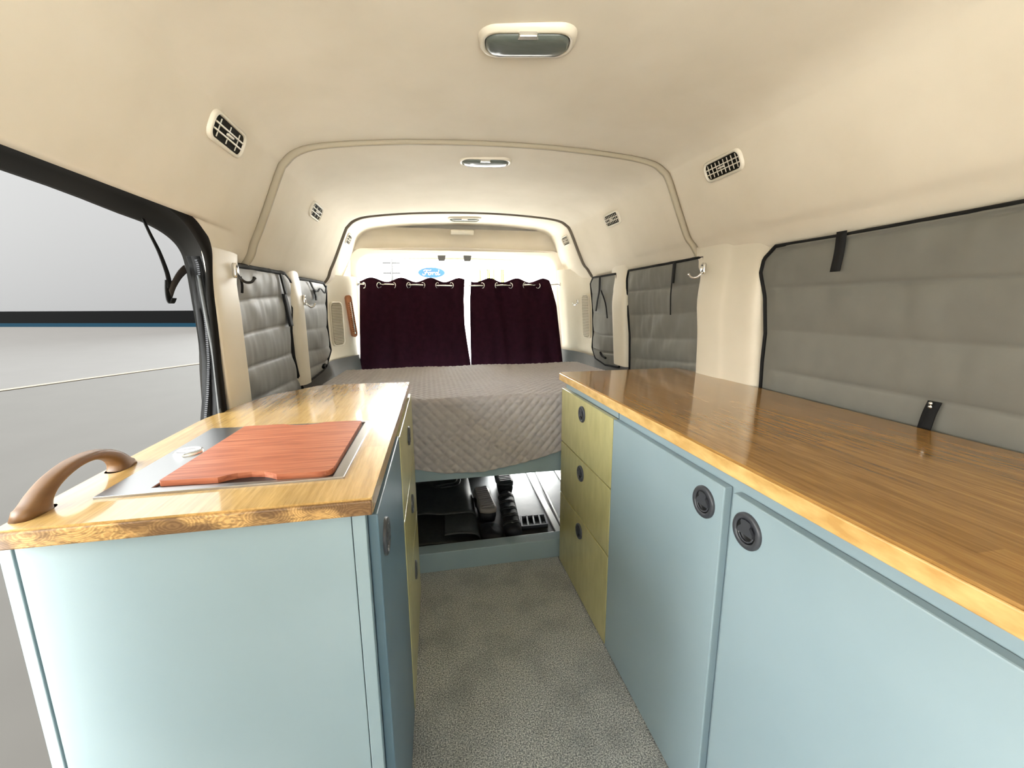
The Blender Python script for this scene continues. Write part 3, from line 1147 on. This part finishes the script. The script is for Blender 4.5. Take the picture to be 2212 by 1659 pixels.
# ------------------------------------------------------------------ window covers
def coons(Lf, Rt, Bt, Tp):
    """four (y,z) polylines -> patch(u,v); u left-right, v bottom-top"""
    def par(P):
        P = [Vector((a, c, 0)) for a, c in P]
        d = [0]
        for p, q in zip(P, P[1:]):
            d.append(d[-1] + (q - p).length)
        T = d[-1]
        def f(t):
            s = t * T
            for i in range(len(P) - 1):
                if s <= d[i + 1] + 1e-9:
                    k = (s - d[i]) / max(1e-9, d[i + 1] - d[i])
                    return P[i].lerp(P[i + 1], k)
            return P[-1].copy()
        return f
    l, r, bt, tp = par(Lf), par(Rt), par(Bt), par(Tp)
    def F(u, v):
        p = l(v) * (1 - u) + r(v) * u + bt(u) * (1 - v) + tp(u) * v
        p -= bt(0) * (1 - u) * (1 - v) + bt(1) * u * (1 - v) + tp(0) * (1 - u) * v + tp(1) * u * v
        return p.x, p.y
    return F


def shade(label, F, seams, xfun, side, m, wr=1., nu=70, nv=90, straps=(), seed=0., bind=.006, pad=None):
    """seams: v values of the stitched lines; side: +1 wall to the right"""
    c = F(.5, .5)
    t = thing('window_cover', (xfun(*c), c[0], c[1]), label, 'window cover', 'insulated window covers')
    sv = [0.0] + list(seams) + [1.0]

    def pos(u, v, lift=0.):
        y, z = F(u, v)
        h = 0
        for a, c_ in zip(sv, sv[1:]):
            if a <= v <= c_:
                k = (v - a) / (c_ - a)
                h = .011 * (max(0., math.sin(math.pi * k))) ** .36
                # drag wrinkles hanging off the seams
                h += wr * .0042 * noise.noise(Vector((y * 15 + 5 * z * noise.noise(Vector((y * 3, seed, 0))), z * 6 + seed, seed))) * max(0., math.sin(math.pi * k)) ** .5
                h += wr * .0016 * noise.noise(Vector((y * 34 + 3 * z, z * 7, seed + 2)))
                h += wr * .006 * noise.noise(Vector((y * 9 + 9 * z, z * 3, seed + 5)))
        edge = min(u, 1 - u)
        h *= sstep(0, .05, edge)
        x = xfun(y, z) - side * (.004 + h + lift)
        return Vector((x, y, z))
    b = MB()
    b.grid(lambda u, v: pos(u, v), nu, nv)
    b.build('quilted_panel', m, t)
    b = MB()
    loop = [pos(0, k / 40) for k in range(40)] + [pos(k / 40, 1) for k in range(40)] + [pos(1, 1 - k / 40) for k in range(40)] + [pos(1 - k / 40, 0) for k in range(40)]
    b.tube([p + Vector((-side * .003, 0, 0)) for p in loop], bind, 6, closed=True)
    b.build('edge_binding', M_black, t)
    for kind, pts, w in straps:
        b = MB()
        if kind == 'strap':
            rows = []
            P = cat_rom([(xfun(y, z) - side * (.020 + k * .004), y, z) for k, (y, z) in enumerate(pts)], 5)
            for p in P:
                rows.append([p + Vector((0, -w / 2, 0)), p + Vector((0, w / 2, 0))])
            b.loft(rows)
            b.build('strap', M_black, t, solid=.003)
        else:
            b.tube(cat_rom([(xfun(y, z) - side * .022, y, z) for y, z in pts], 5), w, 6)
            b.build('cord', M_black, t)
    return t


xr = lambda y, z: 1.131 - .0758 * (z - .885)
xl_ = lambda y, z: -.592
# right wall: u runs from far (left in picture) to near
F1 = coons([(1.245, .866), (1.243, .91), (1.241, .973), (1.232, 1.068), (1.24, 1.19), (1.262, 1.266), (1.25, 1.31), (1.203, 1.344)], [(-.3, .866), (-.3, 1.35)],
           [(1.245, .866), (-.3, .866)], [(1.203, 1.344), (.987, 1.343), (.6, 1.350), (-.3, 1.352)])
t1 = shade('large grey quilted window cover above the dark worktop', F1, (.165, .43, .70, .968), xr, 1, M_shade, .7, 110, 90,
           [('strap', [(.972, 1.352), (.972, 1.30), (.977, 1.250)], .027), ('strap', [(.720, .950), (.726, .92), (.730, .884)], .026)], 1.)
b = MB()
for z in (.938, .946):
    b.lathe((xr(0, z) - .028, .722, z), (-1, 0, 0), [(.004, 0), (.004, .003), (0, .004)], 10)
b.build('snap', M_chrome, t1)
F2 = coons([(2.231, .77), (2.222, .88), (2.215, 1.0), (2.236, 1.18), (2.232, 1.30), (2.21, 1.345)], [(1.56, .84), (1.56, 1.349)],
           [(2.231, .77), (1.56, .84)], [(2.21, 1.345), (2.01, 1.345), (1.56, 1.349)])
shade('grey quilted window cover between the two beige right pillars', F2, (.16, .36, .575, .80), xr, 1, M_shade, 1.2, 70, 90,
      [('strap', [(1.747, 1.345), (1.748, 1.30), (1.749, 1.256)], .022), ('cord', [(1.765, 1.26), (1.776, 1.2), (1.778, 1.117)], .003)], 7.)
F3 = coons([(2.735, .80), (2.785, .87), (2.755, .97), (2.745, 1.16), (2.765, 1.30), (2.72, 1.337)], [(2.36, .79), (2.36, 1.338)],
           [(2.735, .80), (2.57, .776), (2.36, .79)], [(2.72, 1.337), (2.5, 1.338), (2.36, 1.338)])
shade('narrow grey window cover nearest the right rear corner', F3, (.15, .35, .57, .79), xr, 1, M_shade, .6, 40, 80,
      [('strap', [(2.577, 1.335), (2.586, 1.25), (2.61, 1.19), (2.635, 1.121)], .022), ('cord', [(2.56, 1.25), (2.50, 1.17), (2.48, 1.08)], .004), ('cord', [(2.61, .855), (2.585, .835), (2.53, .826)], .007)], 13., .007)
# left wall
G1 = coons([(1.40, .80), (1.40, 1.29)], [(2.10, .775), (2.05, .85), (2.012, .95), (2.010, 1.06), (2.045, 1.15), (2.072, 1.22), (2.072, 1.27), (1.99, 1.302)],
           [(1.40, .80), (2.10, .775)], [(1.40, 1.290), (1.60, 1.297), (1.99, 1.302)])
shade('pale grey quilted window cover behind the left front pillar', G1, (.13, .345, .555, .765), xl_, -1, M_shadeB, 1.25, 80, 90,
      [('strap', [(1.915, 1.297), (1.925, 1.25), (1.93, 1.215)], .035), ('strap', [(1.935, 1.216), (1.95, 1.15), (1.957, 1.083)], .055), ('cord', [(1.515, 1.26), (1.52, 1.235), (1.513, 1.21)], .004)], 21., .010)
G2 = coons([(2.145, .80), (2.145, 1.293)], [(2.60, .825), (2.70, .875), (2.748, .90), (2.72, .96), (2.708, 1.09), (2.76, 1.26), (2.70, 1.297)],
           [(2.145, .80), (2.50, .811), (2.60, .825)], [(2.145, 1.293), (2.42, 1.296), (2.70, 1.297)])
shade('narrow grey window cover nearest the left rear corner', G2, (.12, .31, .515, .745), xl_, -1, M_shadeB, .5, 50, 80,
      [('strap', [(2.36, 1.29), (2.40, 1.255), (2.46, 1.24), (2.52, 1.26), (2.60, 1.235), (2.63, 1.28)], .03), ('strap', [(2.43, 1.25), (2.44, 1.22), (2.42, 1.195)], .035), ('cord', [(2.47, .832), (2.50, .842), (2.54, .835)], .009)], 33., .009)

# ------------------------------------------------------------------ door screen strip and hanging strap
zs_ = thing('door_screen', (-.62, 1.33, .9), 'black zipped screen bunched along the rear edge of the side door', 'screen')
b = MB()
rows = []
for k in range(31):
    v = k / 30
    z = .60 + .70 * v
    yo = interp([(.6, 1.275), (.86, 1.285), (.93, 1.312), (1.02, 1.335), (1.15, 1.345), (1.28, 1.345), (1.31, 1.33)], z)
    ro = []
    for q in range(9):
        s = q / 8
        ro.append(Vector((-.622 + .058 * s + .008 * math.sin(q * 2.1 + z * 9) * math.sin(math.pi * s), yo - .012 - .030 * s * (1 - v * .4) + .006 * math.sin(q * 1.7 + z * 14), z)))
    rows.append(ro)
b.loft(rows)
b.build('screen_cloth', M_black, zs_, solid=.003)
b = MB()
for k in range(95):
    z = .80 + .49 * k / 94
    yo = interp([(.6, 1.275), (.86, 1.285), (.93, 1.312), (1.02, 1.335), (1.15, 1.345), (1.28, 1.345), (1.31, 1.33)], z)
    x, y = -.607 + .012 * math.sin((z - .8) * 4), yo - .026
    b.box((x - .003, y - .003, z - .0016), (x + .003, y + .003, z + .0012))
b.build('zip_teeth', M_latch, zs_)
b = MB()
pts = cat_rom([(-.590, 1.303, 1.25), (-.580, 1.29, 1.15), (-.570, 1.278, 1.05), (-.565, 1.262, .95), (-.560, 1.245, .86), (-.56, 1.24, .7)], 6)
b.tube(pts, .0055, 8)
b.build('piping', M_leather, zs_)
b = MB()
rows = []
P1 = cat_rom([(-.648, 1.205, 1.375), (-.646, 1.222, 1.34), (-.642, 1.240, 1.30), (-.64, 1.256, 1.25), (-.64, 1.258, 1.215)], 5)
for i, p in enumerate(P1):
    w = .004 + .007 * i / len(P1)
    rows.append([p + Vector((0, -w, 0)), p + Vector((0, w, .001))])
st = thing('strap', (-.64, 1.25, 1.2), 'dark webbing strap hanging in a loop in the open side doorway', 'strap')
b.loft(rows)
b.build('upper_run', M_black, st, solid=.002)
b = MB()
P2 = cat_rom([(-.64, 1.256, 1.20), (-.637, 1.272, 1.225), (-.634, 1.295, 1.248), (-.632, 1.315, 1.262), (-.632, 1.328, 1.268)], 5)
b.loft([[p + Vector((0, .004, -.010)), p + Vector((0, -.004, .010))] for p in P2])
M_web = mat('brown_webbing', (.035, .028, .024), .7)
b.build('cross_run', M_web, st, solid=.002)
b = MB()
b.loft([[p + Vector((0, -.010, 0)), p + Vector((0, .010, 0))] for p in cat_rom([(-.641, 1.255, 1.235), (-.644, 1.254, 1.21), (-.642, 1.25, 1.185), (-.638, 1.252, 1.178), (-.634, 1.258, 1.19)], 5)])
b.build('loose_end', M_black, st, solid=.003)


# ------------------------------------------------------------------ headliner fittings
def surf_z(x):
    return interp(PR, x)


def rrect(hw, hh, r, n=5):
    pts = []
    for sx, sy_, a0 in ((1, 1, 0), (-1, 1, 90), (-1, -1, 180), (1, -1, 270)):
        for k in range(n + 1):
            a = math.radians(a0 + 90 * k / n)
            pts.append((sx * (hw - r) + r * math.cos(a), sy_ * (hh - r) + r * math.sin(a)))
    return pts


def frame_of(c, nrm, along):
    n = Vector(nrm).normalized()
    a = (Vector(along) - n * Vector(along).dot(n)).normalized()
    return lambda u, v, h: Vector(c) + a * u + n.cross(a) * v + n * h


def ceiling_light(c, rot, label, s=1.):
    t = thing('ceiling_light', c, label, 'light', 'dome lights along the ceiling')
    along = (math.cos(rot), math.sin(rot), 0)
    T = frame_of(c, (0, 0, -1), along)
    b = MB()
    rr = lambda hw, hh, r, h: [T(u, v, h) for u, v in rrect(hw * s, hh * s, r * s, 6)]
    b.loft([rr(.106, .054, .040, -.006), rr(.104, .052, .040, .004), rr(.098, .047, .036, .012), rr(.092, .041, .032, .013), rr(.090, .039, .030, .009), rr(.09, .039, .03, .002)], True)
    b.build('housing', M_lamp, t)
    b = MB()
    ls = [rr(.090, .039, .030, .006), rr(.088, .037, .029, .014), rr(.080, .031, .024, .019), rr(.05, .018, .014, .0205)]
    b.loft(ls, True, cap=True)
    b.build('lens', M_lens, t)
    b = MB()
    p = T(0, .040 * s, .010), T(0, .040 * s, .018)
    b.add([T(u, v, h) for h in (.006, .021) for u, v in ((-.022 * s, .033 * s), (.022 * s, .033 * s), (.018 * s, .047 * s), (-.018 * s, .047 * s))],
          [(3, 2, 1, 0), (4, 5, 6, 7), (0, 1, 5, 4), (1, 2, 6, 5), (2, 3, 7, 6), (3, 0, 4, 7)])
    b.build('switch', M_cap, t, bevel=.002)


ceiling_light((.236, 1.0, 1.727), -.18, 'nearest and largest-looking oblong dome light on the ceiling')
ceiling_light((.252, 1.785, 1.728), -.12, 'middle oblong dome light behind the first ceiling seam')
ceiling_light((.272, 2.945, 1.728), -.08, 'farthest oblong dome light near the rear doors', 1.05)
b = MB()
T = frame_of((.272, 3.155, 1.672), (0, -.8, -.6), (1, 0, 0))
b.loft([[T(u, v, h) for u, v in rrect(.082 * k, .017 * k, .008, 4)] for k, h in ((1, -.01), (1, .006), (.94, .010))], True, cap=True)
tag(b.build('cover_plate', M_lamp), 'small cream oblong cover plate above the rear header', 'cover')


def vent(c, nrm, label, hw=.085, hh=.031, slats=2, bars=6):
    t = thing('air_vent', c, label, 'vent', 'ceiling air vents')
    T = frame_of(Vector(c) + Vector(nrm) * .004, nrm, (0, 1, 0))
    rr = lambda a, d, r, h: [T(u, v, h) for u, v in rrect(a, d, r, 5)]
    b = MB()
    b.loft([rr(hw, hh, .024, -.012), rr(hw, hh, .024, .003), rr(hw - .004, hh - .004, .022, .006), rr(hw - .007, hh - .007, .018, .006), rr(hw - .009, hh - .009, .016, .001), rr(hw - .009, hh - .009, .016, -.003)], True)
    b.build('bezel', M_vent, t)
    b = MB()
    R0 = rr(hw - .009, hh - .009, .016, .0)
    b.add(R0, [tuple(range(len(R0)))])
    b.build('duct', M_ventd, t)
    b = MB()
    for k in range(slats):
        v = (hh - .011) * (-1 + 2 * (k + 1) / (slats + 1))
        L = hw - .012
        b.hexa([T(*q) for q in ((-L, v - .0017, 0), (L, v - .0017, 0), (L, v + .0017, 0), (-L, v + .0017, 0), (-L, v - .0017, .005), (L, v - .0017, .005), (L, v + .0017, .005), (-L, v + .0017, .005))])
    for k in range(bars):
        u = (hw - .014) * (-1 + 2 * (k + .5) / bars)
        D = hh - .013
        b.hexa([T(*q) for q in ((u - .001, -D, 0), (u + .001, -D, 0), (u + .001, D, 0), (u - .001, D, 0), (u - .001, -D, .002), (u + .001, -D, .002), (u + .001, D, .002), (u - .001, D, .002))])
    b.build('louvres', M_vent, t)
    b = MB()
    b.hexa([T(*q) for q in ((-.013, -.003, .002), (.013, -.003, .002), (.013, .003, .002), (-.013, .003, .002), (-.013, -.002, .009), (.013, -.002, .009), (.013, .002, .009), (-.013, .002, .009))])
    b.build('tab', M_vent, t)


def on_prof(z, right):
    P = [(z_, x_) for x_, z_ in PR if (x_ > .9 if right else x_ < -.4) and z_ > 1.40]
    P.sort()
    x = interp(P, z)
    x2 = interp(P, z + .02)
    d = Vector((x2 - x, 0, .02)).normalized()
    n = Vector((-d.z, 0, d.x)) if right else Vector((d.z, 0, -d.x))
    return x, n


for y, z, hw, right, lab in ((1.25, 1.583, .088, False, 'nearest left ceiling vent with tilted louvres'), (2.12, 1.58, .088, False, 'middle left ceiling vent between the two ceiling seams'), (2.93, 1.578, .07, False, 'farthest left ceiling vent near the rear doors'),
                             (1.315, 1.605, .088, True, 'nearest right ceiling vent with many small grille cells'), (2.165, 1.60, .088, True, 'middle right ceiling vent between the two ceiling seams'), (2.915, 1.598, .07, True, 'farthest right ceiling vent near the rear doors')):
    x, n = on_prof(z, right)
    vent((x, y, z), n, lab, hw, .034, 2, 8 if right else 3)

# small moulding buttons just behind the first seam
for x, lab in ((-.255, 'left small beige ceiling button behind the first seam'), (.90 - .17, 'right small beige ceiling button behind the first seam')):
    b = MB()
    z = surf_z(x)
    b.lathe((x, 1.70, z + .003), (0, 0, -1), [(.016, 0), (.016, .005), (.012, .008), (0, .009)], 16)
    tag(b.build('trim_button', M_lamp), lab, 'button', 'ceiling buttons')


# rear speaker-style grilles
def louvre_panel(c, nrm, along, hw, hh, label, n=26):
    t = thing('wall_grille', c, label, 'grille', 'louvred grilles at the rear corners')
    T = frame_of(Vector(c) + Vector(nrm) * .006, nrm, along)      # u along y, v vertical
    b = MB()
    pts = rrect(hw, hh, .03, 4)
    b.loft([[T(u, v, h) for u, v in rrect(hw + a, hh + a, .03, 4)] for a, h in ((.006, -.016), (.006, .001), (0, .002), (-.003, -.001))], True)
    b.build('bezel', M_plast, t)
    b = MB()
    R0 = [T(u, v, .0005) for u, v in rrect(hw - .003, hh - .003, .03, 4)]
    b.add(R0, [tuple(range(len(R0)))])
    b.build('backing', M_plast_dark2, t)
    b = MB()
    for k in range(n):
        v = (hh - .008) * (-1 + 2 * (k + .5) / n)
        L = hw - .006 - (.022 * max(0, abs(v) - (hh - .03)) / .03)
        b.hexa([T(*q) for q in ((-L, v - .0026, .0), (L, v - .0026, .0), (L, v + .0026, .0), (-L, v + .0026, .0), (-L, v - .0018, .0035), (L, v - .0018, .0035), (L, v + .0018, .0035), (-L, v + .0018, .0035))])
    b.build('slats', M_plast, t)


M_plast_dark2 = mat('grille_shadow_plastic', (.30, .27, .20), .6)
louvre_panel((wallx_r(2.905, 1.08) + .005, 2.905, 1.08), (-1, -.02, -.07), (0, 1, 0), .062, .150, 'beige louvred grille in the right rear corner panel')
louvre_panel((wallx_l(2.93, 1.05) + .003, 2.93, 1.05), (1, -.40, 0), (.40, 1, 0), .062, .135, 'beige louvred grille in the left rear corner panel')

# thermometer
tx = wallx_l(3.05, 1.1)
th = thing('thermometer', (tx, 3.05, 1.09), 'orange-brown wooden thermometer on the left rear corner panel', 'thermometer')
n = Vector((.82, -.57, 0)).normalized()
T = frame_of((tx + .016, 3.045, 1.095), n, (.0, .16, -1))   # u runs down the strip
b = MB()
b.loft([[T(u, v, h) for u, v in rrect(.140, .023, .022, 6)] for h in (-.004, .012, .016)], True, cap=True)
b.build('backing_board', M_copper, th, bevel=.002)
b = MB()
b.tube([T(-.095, 0, .018), T(.11, 0, .018)], .0035, 8)
b.lathe(T(.112, 0, .015), n, [(.008, 0), (.008, .006), (0, .009)], 14)
b.build('glass_tube', M_cap, th)
b = MB()
for k in range(16):
    u = -.09 + k * .0125
    for s in (-1, 1):
        b.hexa([T(*q) for q in ((u, s * .008, .0155), (u + .003, s * .008, .0155), (u + .003, s * .017, .0155), (u, s * .017, .0155), (u, s * .008, .0168), (u + .003, s * .008, .0168), (u + .003, s * .017, .0168), (u, s * .017, .0168))])
b.build('scale_marks', M_ventd, th)


# coat hooks
def hook(c, side, m, label, mp=None, s=1.):
    """c on the wall; side +1 = right wall (hook points to -x)"""
    t = thing('coat_hook', c, label, 'hook', 'coat hooks on the pillars')
    n = Vector((-side, 0, 0))
    C_ = Vector(c)
    b = MB()
    b.loft([[C_ + Vector((n.x * h, v * s, u * s)) for u, v in rrect(.022 * k, .011 * k, .010 * k, 5)] for k, h in ((1, -.004), (1, .003), (.85, .006))], True, cap=True)
    b.build('plate', mp or m, t)
    b = MB()
    for u in (-.012, .012):
        b.lathe(C_ + Vector((n.x * .006, 0, u * s)), n, [(.004, 0), (.003, .002), (0, .0025)], 10)
    b.build('screw', M_latch, t)
    b = MB()
    P = cat_rom([C_ + n * .003 + Vector((0, 0, -.010 * s)), C_ + n * .012 + Vector((0, .002, -.024 * s)), C_ + n * .020 * s + Vector((0, .014, -.033 * s)), C_ + n * .030 * s + Vector((0, .030, -.031 * s)), C_ + n * .035 * s + Vector((0, .042, -.018 * s))], 6)
    b.tube(P, [.0042] * (len(P) - 2) + [.0055, .006], 8)
    b.build('prong', m, t)


hook((-.548, 1.425, 1.272), -1, M_blackp, 'black coat hook with pale plate on the left front pillar', M_cap)
hook((-.553, 2.15, 1.195), -1, M_chrome, 'chrome coat hook on the slim left pillar')
hook((1.086 - .0758 * (1.295 - .885), 1.51, 1.300), 1, M_chrome, 'chrome coat hook on the wide right pillar')
hook((wallx_r(3.02, 1.17) + .010, 3.02, 1.185), 1, M_chrome, 'small chrome coat hook beside the right rear grille', None, .7)
